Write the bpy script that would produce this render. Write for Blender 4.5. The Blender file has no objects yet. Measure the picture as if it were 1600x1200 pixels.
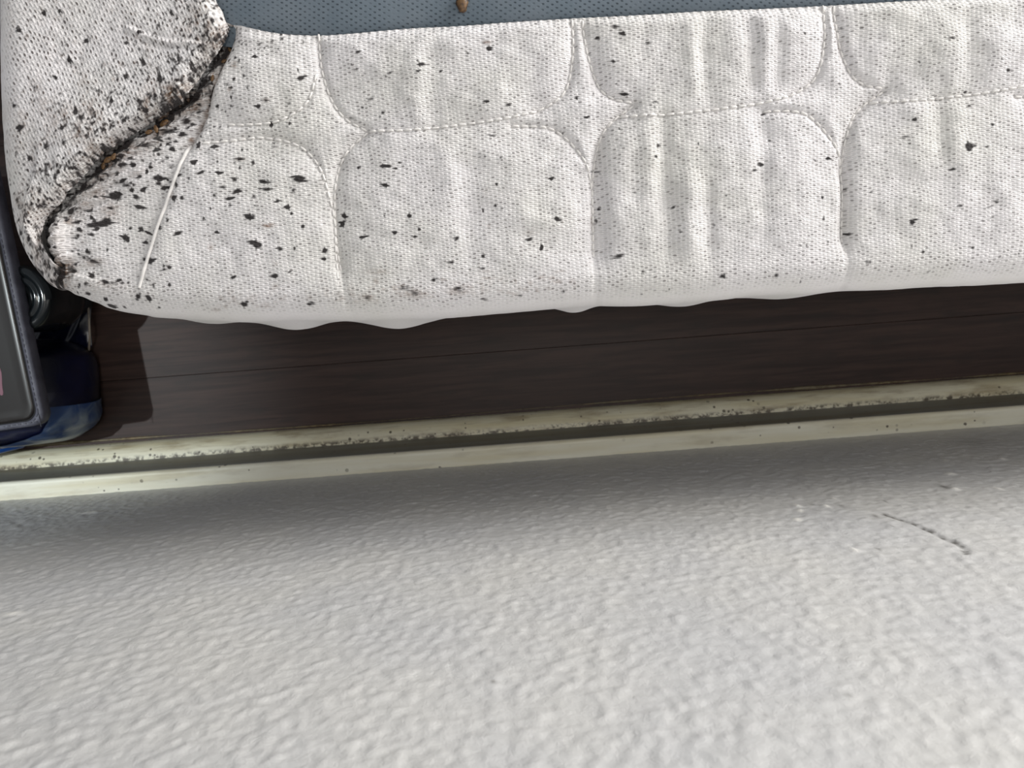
import bpy, math, random
import numpy as np
from mathutils import Vector, Matrix

rng = np.random.default_rng(7)
random.seed(7)
scene = bpy.context.scene
COL = scene.collection

# ------------------------------------------------------------------ camera
FPX = 1155.0                       # focal length in pixels of a 1600x1200 frame
TILT, ROLL = math.radians(6.0), math.radians(4.3)
CAM = np.array([0.0, 0.1513, 0.80])
_ax = np.array([0, -math.sin(TILT), -math.cos(TILT)])
_X = np.array([1.0, 0, 0])
_U = np.array([0, math.cos(TILT), -math.sin(TILT)])
_rt = math.cos(ROLL) * _X - math.sin(ROLL) * _U
_up = math.sin(ROLL) * _X + math.cos(ROLL) * _U
cam_data = bpy.data.cameras.new('camera')
cam = bpy.data.objects.new('camera', cam_data)
COL.objects.link(cam)
m = Matrix.Identity(4)
for i in range(3):
    m[i][0], m[i][1], m[i][2], m[i][3] = _rt[i], _up[i], -_ax[i], CAM[i]
cam.matrix_world = m
cam_data.sensor_width = 36.0
cam_data.lens = FPX / 1600 * 36
cam_data.clip_start = 0.01
cam_data.dof.use_dof = True
cam_data.dof.focus_distance = 0.443
cam_data.dof.aperture_fstop = 17.0
scene.camera = cam

# ------------------------------------------------------------------ light
world = bpy.data.worlds.new('room_light')
scene.world = world
world.use_nodes = True
wb = world.node_tree.nodes['Background']
wb.inputs[0].default_value = (0.90, 0.94, 1.0, 1)
wb.inputs[1].default_value = 0.30

def aim(o, target):
    d = Vector(target) - o.location
    o.rotation_euler = d.to_track_quat('-Z', 'Y').to_euler()

def area(name, loc, target, sx, sy, power, color):
    d = bpy.data.lights.new(name, 'AREA')
    d.shape = 'RECTANGLE'
    d.size, d.size_y = sx, sy
    d.energy, d.color = power, color
    o = bpy.data.objects.new(name, d)
    COL.objects.link(o)
    o.location = loc
    aim(o, target)
    return o

area('window_daylight', (2.1, 1.65, 0.92), (0.0, 0.1, 0.35), 1.3, 1.55, 108, (1.0, 0.975, 0.94))
area('overhead_fill', (0.15, 0.22, 2.35), (0.15, 0.22, 0.0), 0.35, 0.35, 8, (1.0, 0.96, 0.90))  # unseen overhead light, added to lift ledge, shoe and floor
sp = bpy.data.lights.new('reading_lamp_light', 'SPOT')
sp.energy, sp.color = 62, (0.90, 0.98, 1.0)
sp.spot_size, sp.spot_blend = math.radians(28), 0.85
sp.shadow_soft_size = 0.012
spo = bpy.data.objects.new('reading_lamp_light', sp)
COL.objects.link(spo)
spo.location = (-0.92, 0.28, 1.5)
aim(spo, (-0.60, 0.02, 0.0))

vs = scene.view_settings
vs.view_transform = 'Standard'
vs.look = 'None'
vs.gamma = 1.0
vs.use_curve_mapping = False
vs.exposure = 0.0

# ------------------------------------------------------------------ helpers
def p2w(px, py, z):
    """point at height z that lies at a photo pixel (arrays allowed)"""
    px = np.asarray(px, float); py = np.asarray(py, float)
    d = _ax + ((px - 800) / FPX)[..., None] * _rt - ((py - 600) / FPX)[..., None] * _up
    t = (z - CAM[2]) / d[..., 2]
    return CAM + d * t[..., None]

def w2p(P):
    q = P - CAM
    dep = q @ _ax
    return 800 + FPX * (q @ _rt) / dep, 600 - FPX * (q @ _up) / dep

def tag(o, label=None, cat=None, group=None, kind=None):
    if label: o['label'] = label
    if cat: o['category'] = cat
    if group: o['group'] = group
    if kind: o['kind'] = kind
    return o

def empty(name, loc=(0, 0, 0)):
    o = bpy.data.objects.new(name, None)
    o.empty_display_size = 0.05
    COL.objects.link(o)
    o.location = loc
    return o

def link(name, me, mat=None, parent=None, smooth=True):
    o = bpy.data.objects.new(name, me)
    COL.objects.link(o)
    if mat is not None and not me.materials:
        me.materials.append(mat)
    if smooth:
        me.polygons.foreach_set('use_smooth', [True] * len(me.polygons))
    if parent is not None:
        o.parent = parent
        o.matrix_parent_inverse = Matrix.Translation(parent.location).inverted()
    return o

def grid_mesh(name, P, uv=None, col=None, flip=False):
    """P: (n, m, 3) lattice -> quad mesh with optional uv (n,m,2) and colour attribute (n,m,4)"""
    n, k = P.shape[:2]
    me = bpy.data.meshes.new(name)
    idx = np.arange(n * k).reshape(n, k)
    a, b, c, d = idx[:-1, :-1], idx[1:, :-1], idx[1:, 1:], idx[:-1, 1:]
    q = np.stack([a, d, c, b] if flip else [a, b, c, d], -1).reshape(-1, 4)
    me.vertices.add(n * k)
    me.vertices.foreach_set('co', P.reshape(-1).astype(np.float32))
    me.loops.add(q.size)
    me.loops.foreach_set('vertex_index', q.reshape(-1).astype(np.int32))
    me.polygons.add(len(q))
    me.polygons.foreach_set('loop_start', np.arange(0, q.size, 4, dtype=np.int32))
    me.polygons.foreach_set('loop_total', np.full(len(q), 4, dtype=np.int32))
    me.update(calc_edges=True)
    if uv is not None:
        l = me.uv_layers.new(name='UVMap')
        l.data.foreach_set('uv', uv.reshape(-1, 2)[q.reshape(-1)].reshape(-1).astype(np.float32))
    if col is not None:
        at = me.attributes.new('soil', 'FLOAT_COLOR', 'POINT')
        at.data.foreach_set('color', col.reshape(-1).astype(np.float32))
    me.validate()
    return me

def py_mesh(name, verts, faces):
    me = bpy.data.meshes.new(name)
    me.from_pydata([tuple(v) for v in verts], [], faces)
    me.validate()
    me.update()
    return me

class MB:
    def __init__(s): s.v, s.f = [], []
    def add(s, verts, faces):
        b = len(s.v)
        s.v += [tuple(x) for x in verts]
        s.f += [tuple(i + b for i in f) for f in faces]
    def tube(s, pts, r, n=6, caps=True):
        pts = [Vector(p) for p in pts]
        rr = r if isinstance(r, (list, tuple)) else [r] * len(pts)
        rings, prev = [], None
        for i, p in enumerate(pts):
            t = (pts[min(i + 1, len(pts) - 1)] - pts[max(i - 1, 0)]).normalized()
            ref = Vector((0, 0, 1)) if abs(t.z) < 0.9 else Vector((1, 0, 0))
            u = t.cross(ref).normalized(); w = u.cross(t)
            rings.append([p + (u * math.cos(2 * math.pi * k / n) + w * math.sin(2 * math.pi * k / n)) * rr[i] for k in range(n)])
        v = [q for r_ in rings for q in r_]
        f = [(i * n + k, i * n + (k + 1) % n, (i + 1) * n + (k + 1) % n, (i + 1) * n + k) for i in range(len(pts) - 1) for k in range(n)]
        if caps:
            f.append(tuple(range(n))[::-1]); f.append(tuple((len(pts) - 1) * n + k for k in range(n)))
        s.add(v, f)
    def extrude_profile(s, prof, x0, x1, cuts=1):
        n = len(prof)
        v, f = [], []
        for i in range(cuts + 1):
            x = x0 + (x1 - x0) * i / cuts
            v += [(x, y, z) for y, z in prof]
        for i in range(cuts):
            for k in range(n):
                f.append((i * n + k, i * n + (k + 1) % n, (i + 1) * n + (k + 1) % n, (i + 1) * n + k))
        f.append(tuple(range(n))[::-1]); f.append(tuple(cuts * n + k for k in range(n)))
        s.add(v, f)
    def lathe(s, prof, n=40, c=(0, 0, 0)):
        v, f = [], []
        for r, z in prof:
            v += [(c[0] + r * math.cos(2 * math.pi * k / n), c[1] + r * math.sin(2 * math.pi * k / n), c[2] + z) for k in range(n)]
        for i in range(len(prof) - 1):
            for k in range(n):
                f.append((i * n + k, i * n + (k + 1) % n, (i + 1) * n + (k + 1) % n, (i + 1) * n + k))
        f.append(tuple(range(n))[::-1]); f.append(tuple((len(prof) - 1) * n + k for k in range(n)))
        s.add(v, f)
    def build(s, name, mat, parent=None, smooth=True):
        return link(name, py_mesh(name, s.v, s.f), mat, parent, smooth)

# ---- node helper
class NT:
    def __init__(s, name):
        s.m = bpy.data.materials.new(name); s.m.use_nodes = True
        s.t = s.m.node_tree; s.n = s.t.nodes
        s.b = s.n['Principled BSDF']; s.out = s.n['Material Output']
    def node(s, typ, **kw):
        n = s.n.new(typ)
        for k, v in kw.items(): setattr(n, k, v)
        return n
    def set(s, sock, v):
        if hasattr(v, 'is_linked') or isinstance(v, bpy.types.NodeSocket): s.t.links.new(v, sock)
        else: sock.default_value = v
    def math(s, op, a, b=None, c=None):
        n = s.node('ShaderNodeMath', operation=op)
        s.set(n.inputs[0], a)
        if b is not None: s.set(n.inputs[1], b)
        if c is not None: s.set(n.inputs[2], c)
        return n.outputs[0]
    def mix(s, f, a, b, blend='MIX'):
        n = s.node('ShaderNodeMix', data_type='RGBA', blend_type=blend)
        s.set(n.inputs[0], f); s.set(n.inputs[6], a); s.set(n.inputs[7], b)
        return n.outputs[2]
    def ramp(s, v, lo, hi, smooth=True):
        n = s.node('ShaderNodeMapRange')
        n.interpolation_type = 'SMOOTHSTEP' if smooth else 'LINEAR'
        s.set(n.inputs[0], v); n.inputs[1].default_value = lo; n.inputs[2].default_value = hi
        return n.outputs[0]
    def noise(s, vec, scale, detail=3, rough=0.5, dist=0.0):
        n = s.node('ShaderNodeTexNoise')
        if vec is not None: s.set(n.inputs['Vector'], vec)
        n.inputs['Scale'].default_value = scale; n.inputs['Detail'].default_value = detail
        n.inputs['Roughness'].default_value = rough; n.inputs['Distortion'].default_value = dist
        return n.outputs[0]
    def mapping(s, vec, scale=(1, 1, 1), rot=(0, 0, 0), loc=(0, 0, 0)):
        n = s.node('ShaderNodeMapping')
        s.set(n.inputs[0], vec); n.inputs[1].default_value = loc; n.inputs[2].default_value = rot; n.inputs[3].default_value = scale
        return n.outputs[0]
    def coord(s, which='Object'):
        return s.node('ShaderNodeTexCoord').outputs[which]
    def sep(s, v):
        n = s.node('ShaderNodeSeparateXYZ'); s.set(n.inputs[0], v); return n.outputs
    def comb(s, x, y, z=0.0):
        n = s.node('ShaderNodeCombineXYZ'); s.set(n.inputs[0], x); s.set(n.inputs[1], y); s.set(n.inputs[2], z); return n.outputs[0]
    def bump(s, h, strength, dist):
        n = s.node('ShaderNodeBump'); n.inputs['Strength'].default_value = strength; n.inputs['Distance'].default_value = dist
        s.set(n.inputs['Height'], h)
        s.t.links.new(n.outputs[0], s.b.inputs['Normal'])
        return n
    def fin(s, color=None, rough=None, **kw):
        if color is not None: s.set(s.b.inputs['Base Color'], color)
        if rough is not None: s.set(s.b.inputs['Roughness'], rough)
        for k, v in kw.items(): s.set(s.b.inputs[k.replace('_', ' ')], v)
        return s.m

def rgb(r, g, b):
    """sRGB 0-255 -> linear rgba"""
    f = lambda c: (c / 255 / 12.92) if c / 255 <= 0.04045 else ((c / 255 + 0.055) / 1.055) ** 2.4
    return (f(r), f(g), f(b), 1)

# ------------------------------------------------------------------ materials
def fabric(name, cu, cv, rot, dens, darkness, shape):
    """coarse basket weave: cells cu x cv metres in uv, some with a dark gap between the threads"""
    t = NT(name)
    uv = t.node('ShaderNodeUVMap').outputs[0]
    at = t.node('ShaderNodeAttribute', attribute_name='soil')
    sc = t.node('ShaderNodeSeparateColor'); t.t.links.new(at.outputs['Color'], sc.inputs[0])
    dark, brown, plain = sc.outputs[0], sc.outputs[1], sc.outputs[2]
    wob = t.node('ShaderNodeTexNoise'); wob.inputs['Scale'].default_value = 70; wob.inputs['Detail'].default_value = 2
    t.t.links.new(uv, wob.inputs['Vector'])
    vsub = t.node('ShaderNodeVectorMath', operation='SUBTRACT'); t.t.links.new(wob.outputs['Color'], vsub.inputs[0]); vsub.inputs[1].default_value = (.5, .5, .5)
    vsc = t.node('ShaderNodeVectorMath', operation='SCALE'); t.t.links.new(vsub.outputs[0], vsc.inputs[0]); vsc.inputs['Scale'].default_value = 0.0035
    vad = t.node('ShaderNodeVectorMath', operation='ADD'); t.t.links.new(uv, vad.inputs[0]); t.t.links.new(vsc.outputs[0], vad.inputs[1])
    mp = t.mapping(vad.outputs[0], (1 / cu, 1 / cv, 1), (0, 0, 0))
    if rot:
        r0 = t.mapping(vad.outputs[0], (1, 1, 1), (0, 0, rot))
        mp = t.mapping(r0, (1 / cu, 1 / cv, 1))
    x, y, _ = t.sep(mp)
    cx = t.math('FLOOR', x)
    wn1 = t.node('ShaderNodeTexWhiteNoise', noise_dimensions='1D'); t.t.links.new(cx, wn1.inputs['W'])
    par = t.math('MULTIPLY', t.math('FLOORED_MODULO', cx, 2.0), 0.5)
    y2 = t.math('ADD', y, t.math('ADD', par, t.math('MULTIPLY', wn1.outputs[0], 0.35)))
    cy = t.math('FLOOR', y2)
    wn = t.node('ShaderNodeTexWhiteNoise', noise_dimensions='2D'); t.t.links.new(t.comb(cx, cy), wn.inputs['Vector'])
    fx = t.math('SUBTRACT', t.math('FRACT', x), 0.5)
    fy = t.math('SUBTRACT', t.math('FRACT', y2), 0.5)
    d2 = t.math('SQRT', t.math('ADD', t.math('MULTIPLY', t.math('MULTIPLY', fx, fx), shape[0]), t.math('MULTIPLY', t.math('MULTIPLY', fy, fy), shape[1])))
    gap = t.math('SUBTRACT', 1.0, t.ramp(d2, 0.12, 0.44))
    strength = t.math('ADD', t.ramp(wn.outputs[0], 1 - dens, 1.15), 0.10)
    keep = t.math('SUBTRACT', 1.0, plain)
    gapm = t.math('MULTIPLY', t.math('MULTIPLY', gap, strength), keep)
    # rib lines between the threads
    rib = t.math('ABSOLUTE', fy)
    ribd = t.math('MULTIPLY', t.ramp(rib, 0.33, 0.5), keep)
    cloud = t.noise(uv, 14, 3)
    base = t.mix(t.ramp(cloud, .35, .7), rgb(236, 233, 234), rgb(227, 225, 221))
    base = t.mix(t.math('MULTIPLY', ribd, 0.20), base, rgb(120, 113, 112))
    base = t.mix(t.math('MULTIPLY', gapm, darkness), base, rgb(84, 76, 74))
    # soiling follows the threads
    fl = t.noise(t.mapping(mp, (0.55, 1.6, 1)), 1.0, 2)
    bm = t.math('MULTIPLY', brown, t.ramp(fl, 0.25, 0.6))
    base = t.mix(t.math('MINIMUM', bm, 0.92), base, rgb(112, 78, 46))
    dm = t.ramp(t.math('ADD', dark, t.math('MULTIPLY', t.math('SUBTRACT', fl, 0.5), t.math('MULTIPLY', 0.5, t.ramp(dark, 0, .25)))), 0.12, 0.58)
    base = t.mix(t.math('MULTIPLY', dm, 0.96), base, rgb(33, 28, 29))
    hgt = t.math('SUBTRACT', t.math('MULTIPLY', t.math('SUBTRACT', 1.0, gap), keep), t.math('MULTIPLY', ribd, 0.6))
    t.bump(hgt, 0.55, 0.0011)
    return t.fin(base, 0.9, Specular_IOR_Level=0.15, Sheen_Weight=0.1)

M = {}
M['weave'] = fabric('white_woven_quilt', 0.00246, 0.00218, 0.0, 0.78, 0.66, (0.62, 1.75))
M['weave_side'] = fabric('white_woven_quilt_side', 0.0020, 0.0037, math.radians(-20), 1.0, 0.92, (1.25, 0.95))

t = NT('stitch_thread')
M['thread'] = t.fin(rgb(232, 229, 226), 0.6, Specular_IOR_Level=0.3)

t = NT('grey_nonwoven_fabric')
uv = t.coord('Object')
mp = t.mapping(uv, (1, 1, 1), (0, 0, 0.12))
x, y, _ = t.sep(mp)
lat = t.math('MULTIPLY', t.math('COSINE', t.math('MULTIPLY', x, 2 * math.pi / 0.0052)), t.math('COSINE', t.math('MULTIPLY', y, 2 * math.pi / 0.00298)))
nz = t.noise(uv, 130, 3)
dot = t.math('MULTIPLY', t.ramp(lat, 0.35, 0.95), t.ramp(nz, 0.2, 0.6))
c = t.mix(t.ramp(t.noise(uv, 40, 3), .3, .7), rgb(101, 113, 123), rgb(112, 122, 131))
c = t.mix(t.math('MULTIPLY', dot, 0.75), c, rgb(52, 60, 68))
t.bump(t.math('SUBTRACT', t.math('MULTIPLY', nz, 0.4), dot), 0.6, 0.0008)
M['grey'] = t.fin(c, 0.75, Specular_IOR_Level=0.2)

t = NT('painted_wall')
at = t.node('ShaderNodeAttribute', attribute_name='soil')
sc = t.node('ShaderNodeSeparateColor'); t.t.links.new(at.outputs['Color'], sc.inputs[0])
ob = t.coord('Object')
c = t.mix(t.ramp(t.noise(ob, 9, 3), .3, .7), rgb(190, 190, 190), rgb(198, 197, 194))
c = t.mix(sc.outputs[0], c, rgb(70, 66, 60))
c = t.mix(sc.outputs[1], c, rgb(240, 238, 232))
t.bump(t.noise(ob, 300, 3, .6, .4), 0.42, 0.0010)
M['wall'] = t.fin(c, 0.42, Specular_IOR_Level=0.5)

def paint_trim(name, crease, amount, film_amt, coat):
    """yellowed paint; fly specks in clusters, grime packed along the crease (y range) """
    t = NT(name)
    ob = t.coord('Object')
    x, y, z = t.sep(ob)
    c = t.mix(t.ramp(t.noise(t.mapping(ob, (3, 40, 40)), 2.2, 3), .35, .7), rgb(*coat), rgb(coat[0] - 12, coat[1] - 16, coat[2] - 26))
    film = t.math('MULTIPLY', t.ramp(t.noise(t.mapping(ob, (14, 70, 70)), 1.5, 5, .6), .46, .74), film_amt)
    c = t.mix(film, c, rgb(128, 108, 74))
    vo = t.node('ShaderNodeTexVoronoi'); vo.inputs['Scale'].default_value = 210; t.t.links.new(ob, vo.inputs['Vector'])
    pick = t.node('ShaderNodeSeparateColor'); t.t.links.new(vo.outputs['Color'], pick.inputs[0])
    zone = t.ramp(t.noise(ob, 14, 3), .38, .68)
    chosen = t.ramp(t.math('ADD', pick.outputs[0], t.math('MULTIPLY', zone, amount)), .92, 1.02)
    size = t.math('MULTIPLY', pick.outputs[1], 0.34)
    spot = t.math('MULTIPLY', t.math('SUBTRACT', 1.0, t.ramp(t.math('SUBTRACT', vo.outputs['Distance'], size), 0.0, 0.12)), chosen)
    c = t.mix(t.math('MULTIPLY', spot, .85), c, rgb(58, 46, 30))
    if crease:
        cr = t.math('SUBTRACT', 1.0, t.ramp(y, crease[0], crease[1]))
        lump = t.math('MULTIPLY', cr, t.ramp(t.math('ADD', t.noise(ob, 170, 4, .65), t.math('MULTIPLY', t.noise(ob, 12, 2), .3)), .58, .74))
        c = t.mix(t.math('MULTIPLY', lump, .9), c, rgb(58, 44, 26))
    t.bump(t.noise(ob, 160, 3), 0.12, 0.001)
    return t.fin(c, 0.45)
M['base_paint'] = paint_trim('aged_baseboard_paint', None, .10, .25, (226, 224, 208))
M['shoe_paint'] = paint_trim('dirty_shoe_paint', (0.0195, 0.0245), .22, .6, (218, 214, 192))
M['face_grey'] = paint_trim('grey_face', None, .02, .2, (132, 132, 127))  # baseboard front face: a darker, more neutral grey than ledge and shoe
M['caulk'] = paint_trim('dirty_caulk', (0.03, 0.05), .3, .9, (112, 104, 84))

t = NT('dark_laminate')
ob = t.coord('Object')
gr = t.noise(t.mapping(ob, (5, 90, 5)), 1.6, 6, .62, .6)
c = t.mix(t.ramp(gr, .3, .72), rgb(42, 30, 27), rgb(66, 49, 44))
c = t.mix(t.math('MULTIPLY', t.ramp(t.noise(t.mapping(ob, (9, 30, 9)), 2.5, 4), .52, .72), .55), c, rgb(40, 33, 30))
t.bump(gr, 0.12, 0.0006)
M['plank'] = t.fin(c, 0.5, Specular_IOR_Level=0.28)

t = NT('black_underlay'); M['gap'] = t.fin(rgb(16, 13, 12), 0.9)

t = NT('grey_faux_leather')
ob = t.coord('Object')
vo = t.node('ShaderNodeTexVoronoi'); vo.inputs['Scale'].default_value = 900; t.t.links.new(ob, vo.inputs['Vector'])
t.bump(vo.outputs[0], 0.35, 0.0004)
M['leather'] = t.fin(t.mix(t.ramp(t.noise(ob, 60, 3), .3, .7), rgb(66, 66, 76), rgb(86, 86, 97)), 0.55)
t = NT('black_piping'); M['black'] = t.fin(rgb(22, 22, 25), 0.8)
t = NT('glossy_dark_cover')
ob = t.coord('Object')
c = t.mix(t.ramp(t.noise(t.mapping(ob, (1.5, 1, 1)), 9, 2), .45, .65), rgb(28, 24, 23), rgb(42, 36, 34))
M['gloss'] = t.fin(c, 0.28, Specular_IOR_Level=0.35)
t = NT('pink_reflection'); M['pink'] = t.fin(rgb(104, 56, 72), 0.5)  # pink reflection in the glossy face, painted as a coloured patch

t = NT('navy_plastic')
ob = t.coord('Object')
t.bump(t.noise(ob, 45, 3, .5, .8), 0.25, 0.003)
M['navy'] = t.fin(t.mix(t.ramp(t.noise(ob, 20, 2), .4, .7), rgb(9, 12, 32), rgb(16, 21, 52)), 0.28)
t = NT('sky_blue_plastic')
ob = t.coord('Object')
n_ = t.noise(ob, 38, 3, .5, 1.2)
t.bump(n_, 0.4, 0.003)
M['blue'] = t.fin(t.mix(t.ramp(n_, .35, .7), rgb(48, 72, 116), rgb(112, 126, 144)), 0.3)
t = NT('bright_blue_plastic'); M['cobalt'] = t.fin(rgb(24, 74, 150), 0.35)
t = NT('milky_film')
ob = t.coord('Object')
t.bump(t.noise(ob, 60, 4, .6, 1.), 0.6, 0.003)
M['film'] = t.fin(rgb(196, 202, 196), 0.3, Alpha=0.7)
t = NT('smoked_bottle_plastic')
M['bottle'] = t.fin(rgb(26, 31, 34), 0.09, Transmission_Weight=0.35, IOR=1.5)
t = NT('tan_husk')
ob = t.coord('Object')
M['husk'] = t.fin(t.mix(t.ramp(t.noise(ob, 500, 2), .4, .65), rgb(112, 84, 52), rgb(62, 42, 26)), 0.5)
t = NT('pale_fibre'); M['fibre'] = t.fin(rgb(150, 140, 128), 0.6)
t = NT('dust_cover'); M['dust'] = t.fin(rgb(30, 30, 32), 0.9)

# ------------------------------------------------------------------ numeric fields
def smooth_noise(shape, cell, seed, aniso=(1, 1), band=None):
    """gaussian filtered noise by fft, unit variance; cell = wavelength in samples"""
    g = np.random.default_rng(seed).standard_normal(shape)
    fy = np.fft.fftfreq(shape[0])[:, None] * cell * aniso[0]
    fx = np.fft.fftfreq(shape[1])[None, :] * cell * aniso[1]
    f = np.sqrt(fx ** 2 + fy ** 2)
    k = np.exp(-f ** 2 * 1.5)
    if band: k = k * (1 - np.exp(-(f / band) ** 2))
    o = np.fft.ifft2(np.fft.fft2(g) * k).real
    return o / o.std()

def spline(pts, step=4.0):
    """Catmull-Rom through points, resampled to about equal steps"""
    P = np.array(pts, float)
    Q = np.vstack([2 * P[0] - P[1], P, 2 * P[-1] - P[-2]])
    out = []
    for i in range(1, len(Q) - 2):
        p0, p1, p2, p3 = Q[i - 1], Q[i], Q[i + 1], Q[i + 2]
        for s in np.linspace(0, 1, 12, endpoint=False):
            out.append(0.5 * ((2 * p1) + (-p0 + p2) * s + (2 * p0 - 5 * p1 + 4 * p2 - p3) * s ** 2 + (-p0 + 3 * p1 - 3 * p2 + p3) * s ** 3))
    out.append(P[-1])
    out = np.array(out)
    L = np.concatenate([[0], np.cumsum(np.linalg.norm(np.diff(out, axis=0), axis=1))])
    n = max(2, int(L[-1] / step) + 1)
    s = np.linspace(0, L[-1], n)
    return np.stack([np.interp(s, L, out[:, k]) for k in range(out.shape[1])], 1)

def dist_poly(X, Y, pts):
    d = np.full(X.shape, 1e9)
    for (x0, y0), (x1, y1) in zip(pts[:-1], pts[1:]):
        dx, dy = x1 - x0, y1 - y0
        L2 = dx * dx + dy * dy + 1e-9
        s = np.clip(((X - x0) * dx + (Y - y0) * dy) / L2, 0, 1)
        d = np.minimum(d, (X - x0 - s * dx) ** 2 + (Y - y0 - s * dy) ** 2)
    return np.sqrt(d)

def bilin(A, x0, y0, step, X, Y):
    gx = np.clip((X - x0) / step, 0, A.shape[1] - 1.001)
    gy = np.clip((Y - y0) / step, 0, A.shape[0] - 1.001)
    i, j = gx.astype(int), gy.astype(int)
    a, b = gx - i, gy - j
    return (A[j, i] * (1 - a) * (1 - b) + A[j, i + 1] * a * (1 - b) + A[j + 1, i] * (1 - a) * b + A[j + 1, i + 1] * a * b)

# ------------------------------------------------------------------ the room
# floor: planks of dark laminate running along the wall
floor = MB()
floor.add([(-2.2, -0.02, -0.03), (2.6, -0.02, -0.03), (2.6, 2.4, -0.03), (-2.2, 2.4, -0.03),
           (-2.2, -0.02, -0.0085), (2.6, -0.02, -0.0085), (2.6, 2.4, -0.0085), (-2.2, 2.4, -0.0085)],
          [(3, 2, 1, 0), (4, 5, 6, 7), (0, 1, 5, 4), (1, 2, 6, 5), (2, 3, 7, 6), (3, 0, 4, 7)])
floor_o = tag(floor.build('floor', M['gap'], smooth=False), kind='structure')
PW, PL = 0.127, 1.2
def plank_mesh():
    b = 0.0003
    x, y = PL / 2 - 0.0001, PW / 2 - 0.0001
    v = [(-x, -y, -.0085), (x, -y, -.0085), (x, y, -.0085), (-x, y, -.0085),
         (-x, -y, -b), (x, -y, -b), (x, y, -b), (-x, y, -b),
         (-x + b, -y + b, 0), (x - b, -y + b, 0), (x - b, y - b, 0), (-x + b, y - b, 0)]
    f = [(3, 2, 1, 0)]
    for o in (0, 4):
        for k in range(4):
            f.append((o + k, o + (k + 1) % 4, o + 4 + (k + 1) % 4, o + 4 + k))
    f.append((8, 9, 10, 11))
    return py_mesh('plank', v, f)
pm = plank_mesh()
pm.materials.append(M['plank'])
y0 = 0.1035 - PW
for r in range(8):
    off = [0.63, -0.64, 0.1, 0.35][r % 4]
    for k in range(-1, 3):
        cx = off + (k - .5) * PL
        if cx < -1.7 or cx > 2.0: continue
        o = bpy.data.objects.new('plank', pm)
        COL.objects.link(o)
        o.location = (cx, y0 + (r + .5) * PW, 0)
        o.parent = floor_o

# wall with a rolled paint texture; x and z spacing is finest where it is seen
def axis(segs):
    out = [np.array([segs[0][0]])]
    for a, b, n in segs: out.append(np.linspace(a, b, n + 1)[1:])
    return np.concatenate(out)
WX = axis([(-1.6, -0.8, 16), (-0.8, -0.56, 60), (-0.56, 0.56, 800), (0.56, 0.8, 60), (0.8, 2.4, 24)])
WZ = axis([(-0.02, 0.085, 6), (0.085, 0.60, 380), (0.60, 0.75, 40), (0.75, 2.3, 20)])
ST = 0.0014
nzx, nzz = int(1.7 / ST), int(0.8 / ST)
f1 = smooth_noise((nzz, nzx), 2.6, 3)
f2 = smooth_noise((nzz, nzx), 4.4, 5)
f3 = smooth_noise((nzz, nzx), 60, 8)
relief = np.clip(f1, -1.2, 2.2) * 0.00012 + np.clip(f2, -.6, 1.8) * 0.00030 + f3 * 0.00012
XX, ZZ = np.meshgrid(WX, WZ, indexing='ij')
h = bilin(relief, -0.85, -0.02, ST, XX, ZZ)
fade = np.clip((0.84 - np.abs(XX)) / 0.08, 0, 1) * np.clip((0.74 - ZZ) / 0.1, 0, 1) * np.clip((ZZ - 0.08) / 0.02, 0, 1)
h = h * fade
soil = np.zeros(XX.shape + (4,)); soil[..., 3] = 1
# scuffs, chips and one crack, given as wall positions (x, z)
def wall_at(px, py):
    d = _ax + (px - 800) / FPX * _rt - (py - 600) / FPX * _up
    P = CAM + d * (-CAM[1] / d[1])
    return P[0], P[2]
crack = np.array([wall_at(*p) for p in spline([(1380, 803), (1402, 810), (1425, 818), (1450, 829), (1475, 841), (1492, 848), (1505, 856), (1509, 866)], 5)])
dc = dist_poly(XX, ZZ, crack)
jag = 0.5 + 0.5 * np.clip(f1, -1, 1.5)
jg = bilin(jag, -0.85, -0.02, ST, XX, ZZ)
soil[..., 0] = np.maximum(soil[..., 0], np.exp(-(dc / 0.0016) ** 2) * np.clip(jg * 1.2, 0.15, 0.9))
h -= np.exp(-(dc / 0.0016) ** 2) * 0.0008
for px, py, w_, hh in [(1245, 790, 11, 4), (1250, 798, 10, 4), (1246, 812, 14, 4), (1291, 791, 10, 4), (1303, 779, 6, 3), (1485, 741, 20, 3), (1560, 764, 12, 4), (1478, 720, 4, 3),
                       (140, 801, 26, 3), (1565, 717, 12, 3), (1335, 860, 10, 3), (1492, 765, 12, 3), (20, 960, 24, 3)]:
    x_, z_ = wall_at(px, py)
    xe, _ = wall_at(px + w_ / 2, py); _, ze = wall_at(px, py + hh / 2)
    g = np.exp(-(((XX - x_) / max(abs(xe - x_) * 1.1, .0016)) ** 2 + ((ZZ - z_) / max(abs(ze - z_) * 1.5, .0035)) ** 2))
    soil[..., 1] = np.maximum(soil[..., 1], np.clip(g * 1.2 - .15, 0, 1) * 0.9)
    h += g * 0.0009
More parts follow.
